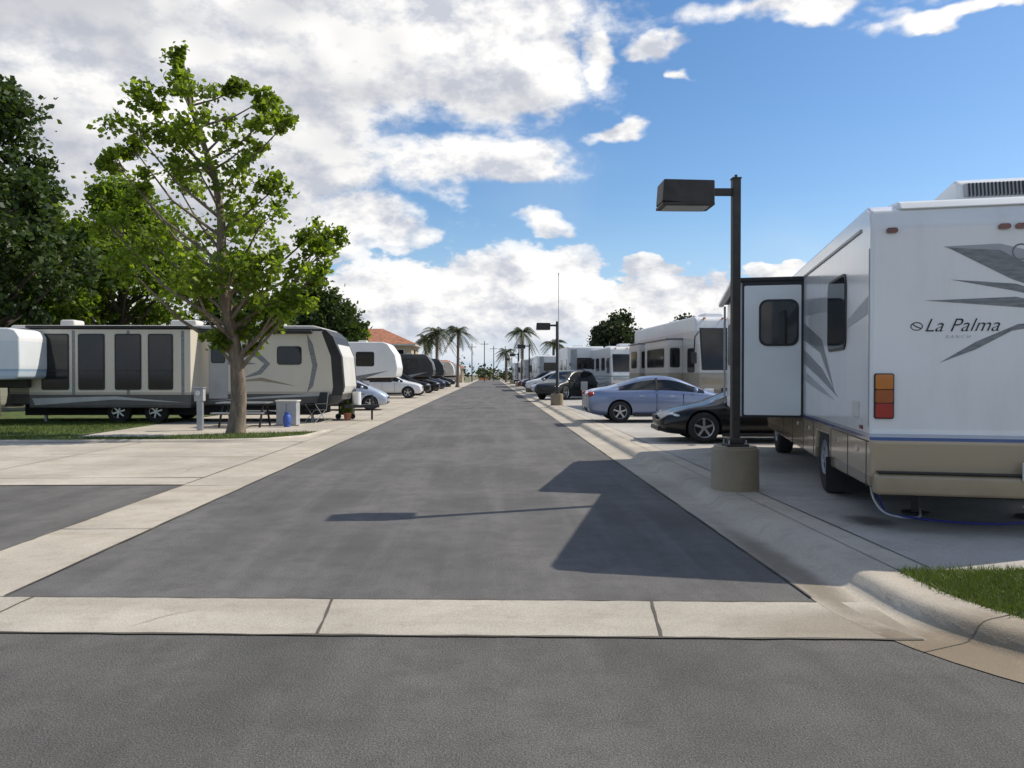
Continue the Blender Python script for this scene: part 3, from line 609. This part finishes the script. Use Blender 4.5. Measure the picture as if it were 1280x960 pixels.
tealm=bandmat('motorhome_paint_teal',[(0,(.45,.5,.48)),(1.0,(.68,.69,.67)),(1.35,(.15,.32,.32)),(1.42,(.70,.70,.68))],.35,.3)
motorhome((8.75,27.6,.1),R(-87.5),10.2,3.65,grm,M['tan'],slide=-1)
motorhome((8.3,45,.1),R(-88),7.8,3.15,tealm,M['grayl'])
motorhome((9.2,62,.1),R(-90),9,3.3,M['white'],M['tan'],slide=-1)
motorhome((8.6,90,.1),R(-90),9,3.3,M['white'],M['grayg'])
motorhome((7.4,118,.1),R(-90),9,3.3,M['offwhite'],M['tan'])
def fifth_wheel(loc,rot,L=9,H=3.4,body=None,g1=None,name='fifth_wheel_trailer',low=1.45,plain=False):
    e=empty(name,loc,rot); W=2.45; body=body or M['white']; g1=g1 or M['grayg']
    prof=[(0,low+.12),(.05,low+.5),(-.08,H-.65),(-.45,H-.12),(-.7,H),(-L+.1,H),(-L,H-.1),(-L,.6),(-2.6,.6),(-2.45,.75),(-2.3,low-.05),(-.1,low)]
    if plain: prof=[(0,low+.06),(.04,low+.4),(.03,H-.25),(-.1,H-.06),(-.3,H),(-L+.1,H),(-L,H-.1),(-L,.6),(-2.6,.6),(-2.45,.75),(-2.3,low-.05),(-.1,low)]
    prism('body',prof,'y',-W/2,W/2,body,e,.08,4)
    for sd in (-1,1):
        if not plain: window(e,'y',sd*W/2,sd,-2.1,low+.6,-1.2,low+1.3,.08)
        window(e,'y',sd*W/2,sd,-5,1.7,-3.8,2.5,.08,split=True); window(e,'y',sd*W/2,sd,-L+.8,1.7,-L+1.9,2.5,.08)
        decal('stripe',[(-L+.1,1.05),(-L+.1,1.35),(-4,1.2),(-.4,low+.35),(-3,1.0)] if not plain else [(-L+.1,1.05),(-L+.1,1.35),(-4,1.2),(-3,1.0)],'y',sd*W/2,sd,g1,e)
        for xx in (-L+2.6,-L+3.5): wheel(e,xx,sd*(W/2-.1),.36,.22,sd,.6,6); 
        box('wheel_skirt',(-L+3.05,sd*(W/2+.0),.72),(2.0,.02,.14),M['black'],e,.005)
        box('landing_leg',(-2.8,sd*.9,.33),(.09,.09,.62),M['black'],e)
    box('door',(-3.3,-W/2-.008,1.55),(.65,.03,1.8),M['offwhite'],e,.02)
    box('pin_box',(-1.0,0,low-.12),(1.2,.3,.3),M['black'],e,.04)
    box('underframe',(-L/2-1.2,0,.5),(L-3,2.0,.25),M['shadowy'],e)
    box('air_conditioner',(-L/2,0,H+.13),(.95,.75,.26),M['white'],e,.07); box('roof_vent',(-2,.3,H+.07),(.45,.45,.14),M['offwhite'],e,.03)
    window(e,'x',-L,-1,-.6,1.9,.6,2.6,.08)
    for yy in (-1.05,1.05): box('taillight',(-L-.005,yy,1.2),(.03,.12,.3),M['red'],e,.01)
    box('ladder',(-L-.06,.8,2.0),(.03,.4,2.4),M['galv'],e); decal('rear_stripe',[(-1.1,1.3),(-.2,1.45),(1.1,2.1),(1.1,2.3),(-.4,1.6)],'x',-L,-1,g1,e)
    return e
fifth_wheel((-4.95,41.6,.0),R(0),9,3.3)
fifth_wheel((-14.15,24.6,.0),R(0),8,3.0,bandmat('trailer_paint_pale',[(0,(.4,.47,.56)),(1.55,(.45,.53,.62)),(1.68,(.30,.40,.52)),(1.76,(.66,.70,.74)),(2.6,(.78,.79,.80))],.4,.2),M['bluep'],plain=True)
fifth_wheel((6.4,61,.1),R(90),9,3.4,M['white'],M['grayg'],low=1.5)
dk=bandmat('trailer_paint_charcoal',[(0,(.03,.03,.032)),(2.9,(.06,.06,.065))],.4,.2)
fifth_wheel((-4.6,62,.0),R(0),10,3.2,dk,M['grayl'])
fifth_wheel((-4.8,79,.0),R(0),9,3.2,dk,M['grayg'])
fifth_wheel((-5.0,104,.0),R(0),9,3.3,M['offwhite'],M['grayg'])
fifth_wheel((5.6,82,.1),R(90),9,3.3,M['white'],M['tan'])
fifth_wheel((5.2,104,.1),R(90),9,3.4,M['offwhite'],M['grayg'])
fifth_wheel((4.8,130,.1),R(90),9,3.4,M['white'],M['grayg'])
fifth_wheel((-5.2,128,.0),R(0),9,3.4,M['white'],M['grayg'])
# ------------------------------------------------------------ long travel trailer on the left
e=empty('travel_trailer',(-5.0,26.85,0),0); W=2.5
cream=bandmat('trailer_paint_cream',[(0,(.03,.03,.03)),(.62,(.07,.068,.065)),(.95,(.42,.38,.32)),(1.02,(.62,.57,.48)),(3.02,(.035,.034,.033)),(3.10,(.55,.53,.5))],.4,.2)
tp=[(.05,.75),(.1,1.2),(.02,2.2),(-.25,2.85),(-.6,3.15),(-.9,3.22),(-10.7,3.22),(-10.8,3.1),(-10.8,.6),(-2,.55),(-.6,.55),(-.15,.62)]
prism('body',tp,'y',-W/2,W/2,cream,e,.06,4)
prism('nose_cap',[(.058,.9),(.115,1.2),(.035,2.2),(-.235,2.86),(-.5,3.1),(-.62,3.0),(-.32,2.2),(-.25,1.2),(-.3,.9)],'y',-W/2-.004,W/2+.004,M['black'],e,.01,1)
prism('nose_inset',[(.066,.95),(.125,1.2),(.043,2.2),(-.12,2.6),(-.16,2.2),(-.1,1.2),(-.12,.95)],'y',-W/2+.2,W/2-.2,M['offwhite'],e)
window(e,'y',-W/2,-1,-2.05,1.95,-1.3,2.5,.08)
decal('stripe',[(-1.1,2.95),(-.9,2.6),(-.75,1.9),(-.9,1.2),(-1.1,1.0),(-1.0,1.4),(-.92,1.9),(-1.05,2.5)],'y',-W/2,-1,M['grayg'],e)
decal('stripe',[(-3.4,2.35),(-2.6,2.25),(-2.3,1.95),(-2.6,1.6),(-3.3,1.45),(-2.7,1.72),(-2.5,1.95),(-2.75,2.15)],'y',-W/2,-1,M['grayg'],e)
decal('stripe',[(-3.6,1.35),(-2.6,1.5),(-1.4,1.2),(-2.6,1.38)],'y',-W/2,-1,M['tan'],e)
decal('stripe',[(-4.3,2.2),(-3.2,2.05),(-2.75,1.95),(-3.2,1.9),(-4.3,1.95)],'y',-W/2,-1,M['grayg'],e,1.5)
decal('stripe',[(-4.4,.72),(-.4,.9),(-.3,1.0),(-2.5,.87)],'y',-W/2,-1,M['grayl'],e)
box('door',(-4.0,-W/2-.006,1.75),(.62,.03,1.9),M['grayl'],e,.02); window(e,'y',-W/2-.021,-1,-4.2,2.0,-3.8,2.55,.05)
box('slide_out',(-7.15,-W/2-.38,1.8),(5.1,.8,2.55),cream,e,.03); box('slide_roof',(-7.15,-W/2-.42,3.11),(5.2,.9,.08),M['black'],e,.02)
ys=-W/2-.78
for u0,u1 in ((-9.25,-8.47),(-8.1,-7.35),(-6.95,-6.2),(-5.9,-5.2)): window(e,'y',ys,-1,u0,1.15,u1,2.85,.04,.045,split=False); box('window_rail',((u0+u1)/2,ys-.02,1.72),(u1-u0,.012,.03),M['black'],e)
for u in (-8.29,-6.57,-4.85): decal('stripe',[(u-.05,.95),(u+.05,.95),(u+.05,3.0),(u-.05,3.0)],'y',ys,-1,M['grayg'],e)
decal('stripe',[(-9.5,.62),(-7,.8),(-4.8,.7),(-7,.9),(-9.6,.84)],'y',ys,-1,M['grayl'],e)
for xx in (-7.15,-5.95): wheel(e,xx,-W/2-.12,.38,.22,-1,.6,6)
for xx in (-7.15,-5.95): wheel(e,xx,W/2-.1,.38,.22,1,.6,6)
box('fender',(-6.55,-W/2-.05,.62),(2.2,.2,.22),M['black'],e,.05)
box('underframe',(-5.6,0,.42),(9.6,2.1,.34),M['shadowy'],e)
for xx in (-9.8,-1.0): box('stabiliser',(xx,-.9,.26),(.08,.08,.54),M['galv'],e)
prism('hitch',[(0,-.5),(0,.5),(1.1,.06),(1.1,-.06)],'z',.45,.55,M['black'],e); cyl('propane_tank',(.35,-.15,.55),(.35,-.15,1.0),.15,.15,M['white'],e); cyl('tongue_jack',(.85,0,.02),(.85,0,.9),.035,.035,M['black'],e)
box('awning',(-3.0,-W/2-.07,3.0),(4.2,.12,.12),M['black'],e,.04)
for xx in (-9.4,-5.5,-2.6): box('roof_unit',(xx,0,3.34),(.9 if xx>-9 else .5,.7,.24),M['offwhite'],e,.07)
# ------------------------------------------------------------ lamps
M['basec']=concrete('lamp_base_concrete',(.38,.33,.25),[((0,-.3,0),(.5,.3),(.2,.15,.09),.5)])
def lamp(x,y,z0=.1):
    e=empty('street_lamp',(x,y,z0))
    bm=bmesh.new(); bmesh.ops.create_cone(bm,cap_ends=True,segments=40,radius1=.305,radius2=.30,depth=.57)
    ed=[q for q in bm.edges if all(v.co.z>.2 for v in q.verts)]; bmesh.ops.bevel(bm,geom=ed,offset=.03,segments=3,affect='EDGES')
    bmesh.ops.translate(bm,vec=(0,0,.285),verts=bm.verts); frombm('concrete_base',bm,M['basec'],e,40,True)
    box('base_plate',(0,0,.585),(.28,.28,.03),M['bronze'],e,.005)
    box('base_cover',(0,0,.64),(.19,.19,.08),M['bronze'],e,.015)
    for sx in (-1,1):
        for sy in (-1,1): cyl('bolt',(sx*.11,sy*.11,.6),(sx*.11,sy*.11,.65),.013,.013,M['galv'],e,8)
    box('pole',(0,0,2.32),(.105,.105,3.42),M['bronze'],e,.008)
    box('hand_hole_cover',(0,-.055,1.0),(.06,.008,.14),M['bronze'],e,.003)
    box('pole_cap',(0,0,4.035),(.12,.12,.02),M['bronze'],e,.004)
    box('finial',(0,0,4.06),(.03,.03,.05),M['bronze'],e)
    box('arm',(-.2,0,3.86),(.34,.07,.09),M['bronze'],e,.006)
    prism('lamp_head',[(-.33,3.66),(-.33,3.97),(-.98,3.98),(-1.0,3.70)],'y',-.2,.2,M['bronze'],e,.015,2)
    box('lamp_frame',(-.665,0,3.67),(.67,.40,.035),M['bronze'],e,.005)
    box('lens',(-.665,0,3.648),(.55,.3,.02),M['lens'],e,.004)
for y in (9.9,37,64,91,118): lamp(3.17,y)
e=empty('antenna_mast',(3.95,45,.1)); cyl('mast',(0,0,0),(0,0,7.3),.03,.015,M['galv'],e,8); cyl('tip',(0,0,7.3),(0,0,7.45),.04,.04,M['white'],e,8)
for (x,y,h) in ((-1.5,170,9),(.6,185,8.5),(3.2,175,8.),(-4,160,8),(5.4,150,7.5)):
    e=empty('utility_pole',(x,y,0)); cyl('pole',(0,0,0),(0,0,h),.11,.08,M['barkd'],e,8); box('crossarm',(0,0,h-.7),(1.8,.1,.1),M['barkd'],e)
e=empty('construction_barrier',(-1.6,190,0))
for i in range(3): box('panel',(i*.8-1,0,.5),(.7,.08,.45),M['orange'],e,.02); box('leg',(i*.8-1,0,.12),(.08,.5,.22),M['orange'],e)
def house(name,loc,w,d,h,rh,wins):
    e=empty(name,loc); box('walls',(0,0,h/2),(w,d,h),M['stucco'],e)
    V=[(-w/2-.6,-d/2-.6,h-.1),(w/2+.6,-d/2-.6,h-.1),(w/2+.6,d/2+.6,h-.1),(-w/2-.6,d/2+.6,h-.1),(-w/2+d*.45,0,h+rh),(w/2-d*.45,0,h+rh)]
    me=bpy.data.meshes.new('roof'); me.from_pydata(V,[],[(0,1,5,4),(1,2,5),(2,3,4,5),(3,0,4),(3,2,1,0)]); link('roof',me,M['tile'],e)
    box('fascia',(0,0,h-.2),(w+1.1,d+1.1,.2),M['offwhite'],e)
    for x,z in wins: window(e,'y',-d/2,-1,x-.6,z-.6,x+.6,z+.6,.03,.08,M['offwhite'],name='window'); window(e,'x',w/2,1,-1,z-.6,.4,z+.6,.03,.08,M['offwhite'])
    box('door',(0,-d/2-.02,1.05),(1,.06,2.1),M['wood'],e,.01)
house('stucco_house',(-16.2,98,0),13,9,5.4,2.0,[(-5,4),(-2.5,4),(2,4),(5,4),(-4,1.6),(4,1.6)])
house('stucco_house',(-34,110,0),13,9,5.2,1.9,[(-5,4),(5,4)])
house('stucco_house',(-9.5,150,0),8,7,3,1.4,[(-2,1.6),(2,1.6)])
house('stucco_house',(14,190,0),16,9,3,1.6,[(-5,1.6),(5,1.6)])
# ------------------------------------------------------------ site furniture left
e=empty('utility_pedestal',(-8.25,22,.02)); box('post',(0,0,.45),(.16,.14,.9),M['galv'],e,.015); box('meter_box',(0,-.02,1.0),(.26,.2,.36),M['grayl'],e,.02); box('lid',(0,-.03,1.2),(.3,.26,.04),M['galv'],e,.01); cyl('meter',(0,-.12,1.05),(0,-.17,1.05),.07,.07,M['chrome'],e)
e=empty('utility_cabinet',(-6.3,24.0,.02)); box('case',(0,0,.38),(.62,.45,.72),M['grayl'],e,.02); box('top',(0,0,.76),(.68,.5,.05),M['offwhite'],e,.015); box('door_seam',(0,-.228,.38),(.012,.01,.6),M['black'],e); box('handle',(.1,-.235,.4),(.03,.03,.12),M['chrome'],e); box('plinth',(0,0,.01),(.8,.55,.04),M['conc'],e)
def ptank(x,y,m):
    e=empty('propane_tank',(x,y,.02)); V,F=[],[]
    bm=bmesh.new(); bmesh.ops.create_uvsphere(bm,u_segments=16,v_segments=10,radius=.12)
    for v in bm.verts: v.co.z=v.co.z*.8+(.07 if v.co.z>0 else -.07)
    bmesh.ops.translate(bm,vec=(0,0,.22),verts=bm.verts); frombm('tank',bm,m,e,180)
    cyl('foot_ring',(0,0,0),(0,0,.1),.09,.09,m,e); cyl('valve',(0,0,.36),(0,0,.44),.03,.03,M['chrome'],e); 
    cyl('collar',(0,0,.36),(0,0,.45),.08,.08,m,e,12)
ptank(-6.15,23.3,M['bluep'])
e=empty('picnic_table',(-7.5,23.6,.02))
for i in range(5): box('top_plank',(0,-.32+i*.16,.72),(1.5,.14,.04),M['galv'],e,.005)
for sd in (-1,1):
    for i in range(2): box('seat_plank',(0,sd*(.62+.15*i),.43),(1.5,.13,.04),M['galv'],e,.005)
    for xx in (-.6,.6): box('leg',(xx,sd*.35,.36),(.05,.05,.82),M['black'],e,0,('X',sd*.5))
for xx in (-.6,.6): box('brace',(xx,0,.41),(.05,1.6,.05),M['black'],e)
e=empty('barbecue_grill',(-5.15,27.5,.02)); box('cart',(0,0,.45),(.5,.45,.6),M['black'],e,.02); ell('lid',(0,0,.98),(.34,.26,.24),M['black'],e); box('firebox',(0,0,.85),(.66,.5,.2),M['black'],e,.04); box('side_shelf',(.48,0,.88),(.3,.4,.03),M['black'],e,.005); box('handle',(0,-.3,1.0),(.5,.03,.03),M['chrome'],e,.005)
for sx in (-.25,.25): cyl('wheel',(sx,-.26,.1),(sx,-.2,.1),.1,.1,M['rubber'],e)
def chair(x,y,r,m):
    e=empty('camp_chair',(x,y,.02),r); box('seat',(0,0,.42),(.5,.45,.03),m,e,.01); box('back',(0,.24,.72),(.5,.03,.55),m,e,.01,('X',R(-12)))
    for sx in (-.27,.27): box('arm',(sx,0,.62),(.05,.5,.03),M['black'],e,.008); tubeobj('leg',[(sx,-.25,0),(sx,.2,.42)],.012,M['galv'],e,6); tubeobj('leg',[(sx,.25,0),(sx,-.22,.62)],.012,M['galv'],e,6); tubeobj('leg',[(sx,.22,.4),(sx,.3,.95)],.012,M['galv'],e,6)
chair(-5.75,25.3,R(-40),M['black'])
e=empty('utility_pedestal',(4.0,33,.1)); box('post',(0,0,.45),(.16,.14,.9),M['galv'],e,.015); box('meter_box',(0,-.02,1.0),(.26,.2,.36),M['grayl'],e,.02)
e=empty('utility_pedestal',(4.1,52,.1)); box('post',(0,0,.45),(.16,.14,.9),M['galv'],e,.015); box('meter_box',(0,-.02,1.0),(.26,.2,.36),M['grayl'],e,.02)
e=empty('planter_pot',(-4.95,26.6,.02)); cyl('pot',(0,0,0),(0,0,.26),.1,.15,M['tile'],e); leafmesh('plant',rng.normal(size=(120,3))*.1+np.array([0,0,.36]),.08,M['leafm'],e)
# ------------------------------------------------------------ world
w=bpy.data.worlds.new('World'); scene.world=w; w.use_nodes=True; nt=w.node_tree; N=nt.nodes; L=nt.links
w.cycles.sampling_method='NONE'
bg=N['Background']; bg.inputs['Strength'].default_value=.1
sky=N.new('ShaderNodeTexSky'); sky.sky_type='NISHITA'; sky.sun_disc=False; sky.sun_elevation=R(44); sky.sun_rotation=R(72); sky.air_density=1.0; sky.dust_density=.4; sky.ozone_density=3
tc=N.new('ShaderNodeTexCoord').outputs['Generated']; sx=N.new('ShaderNodeSeparateXYZ'); L.new(tc,sx.inputs[0])
def mth(op,a,b=None,clamp=False):
    n=N.new('ShaderNodeMath'); n.operation=op; n.use_clamp=clamp
    for i,v in enumerate((a,b)):
        if v is None: continue
        if isinstance(v,(int,float)): n.inputs[i].default_value=v
        else: L.new(v,n.inputs[i])
    return n.outputs[0]
def vmt(op,a,b=None):
    n=N.new('ShaderNodeVectorMath'); n.operation=op
    for i,v in enumerate((a,b)):
        if v is None: continue
        if isinstance(v,tuple): n.inputs[i].default_value=v
        else: L.new(v,n.inputs[i])
    return n.outputs['Value'] if op=='LENGTH' else n.outputs[0]
az=mth('ARCTAN2',sx.outputs['X'],sx.outputs['Y']); el=mth('ARCSINE',sx.outputs['Z'])
cb=N.new('ShaderNodeCombineXYZ'); L.new(az,cb.inputs[0]); L.new(el,cb.inputs[1])
dirv=mapping(nt,tc,(1,1,1.7))
nA=noise(nt,dirv,6,4,.62)
p=vmt('ADD',cb.outputs[0],vmt('MULTIPLY',vmt('SUBTRACT',nA.outputs['Color'],(.5,.5,.5)),(.17,.11,0)))
blobs=[(130,130,470,340),(470,10,310,135),(610,70,125,90),(590,205,140,40),(650,215,80,28),(470,275,80,45),
 (480,385,140,66),(600,370,110,66),(695,360,105,62),(600,405,220,60),(810,385,150,50),(890,392,100,32),
 (805,65,42,15),(845,93,20,10),(770,163,42,13),(690,280,36,18),(820,333,42,14),(985,337,70,13),(1010,8,200,20),(735,72,28,22),(1200,5,140,14)]
def blob(px,py,rx,ry):
    a=math.atan((px-614)/960); c=math.cos(a); ev=math.atan((468-py)/960*c)
    return vmt('LENGTH',vmt('MULTIPLY',vmt('SUBTRACT',p,(a,ev,0)),(960/rx/c/c,960/ry/c,0)))
D=None;B=None
for i,b in enumerate(blobs):
    d=blob(*b); D=d if D is None else mth('MINIMUM',D,d)
    if i==2: B=D
D=mth('SUBTRACT',1.,D); B=mth('SUBTRACT',1.,B)
f1=noise(nt,dirv,9,7,.62).outputs['Fac']
f2=noise(nt,vmt('ADD',dirv,(.016,.004,.03)),9,5,.6).outputs['Fac']
g1=noise(nt,dirv,3.,3,.5).outputs['Fac']
out=mth('MAXIMUM',mrange(nt,mth('ABSOLUTE',az),.72,1.0),mrange(nt,el,.6,.8))
gen=mth('SUBTRACT',mth('MULTIPLY',mth('SUBTRACT',g1,.5),5.),mth('MULTIPLY',mth('SUBTRACT',1.,out),3.))
D=mth('MAXIMUM',mth('MAXIMUM',D,mth('MULTIPLY',B,2.2)),gen)
Dn=mth('ADD',D,mth('MULTIPLY',mth('SUBTRACT',f1,.51),1.9))
hardk=mrange(nt,el,.10,.24)
mask=mixc(nt,hardk,mrange(nt,Dn,0.0,.16),mrange(nt,Dn,-.08,.52))
lit=mth('ADD',.70,mth('MULTIPLY',mth('SUBTRACT',f1,f2),5.2),True)
core=mth('MULTIPLY',mrange(nt,B,.0,.5),mrange(nt,g1,.42,.58))
c0=mixc(nt,lit,(6.0,6.3,7.1),(10.8,10.6,10.3))
c1=mixc(nt,mth('MULTIPLY',core,.75),c0,(4.8,5.05,5.7))
low=mrange(nt,el,.012,.080,.7,0.)
c1=mixc(nt,low,c1,(5.6,6.5,7.8))
hs=N.new('ShaderNodeHueSaturation'); hs.inputs['Saturation'].default_value=1.18; hs.inputs['Value'].default_value=1.32; L.new(sky.outputs[0],hs.inputs['Color'])
haze=mrange(nt,el,0,.24,.7,0.)
s1=mixc(nt,haze,hs.outputs[0],(4.6,6.4,8.9))
st=noise(nt,mapping(nt,tc,(1.5,1.5,20)),3,3,.6).outputs['Fac']
band=mth('MULTIPLY',mrange(nt,st,.45,.62),mrange(nt,el,.03,.10,.7,0.))
s1=mixc(nt,band,s1,(7.2,7.8,8.6))
s1=mixc(nt,mrange(nt,g1,.5,.8,0,.22),s1,(9,9.3,9.8))
fin=mixc(nt,mask,s1,c1)
L.new(fin,bg.inputs['Color'])
sd=bpy.data.lights.new('sun','SUN'); sd.energy=4.7; sd.angle=R(.5); sd.color=(1,.92,.79)
so=bpy.data.objects.new('sun',sd); COL.objects.link(so); so.rotation_euler=Vector((.985,.32,1.0)).to_track_quat('Z','Y').to_euler(); so.location=(20,10,30)
cd=bpy.data.cameras.new('camera'); co=bpy.data.objects.new('camera',cd); COL.objects.link(co); cd.sensor_width=36; cd.lens=27; cd.clip_end=6000; cd.clip_start=.05
co.location=(0,0,1.6); co.rotation_euler=(R(90-.716),0,R(-1.55)); scene.camera=co
scene.view_settings.view_transform='Standard'; scene.view_settings.look='None'; scene.view_settings.exposure=0
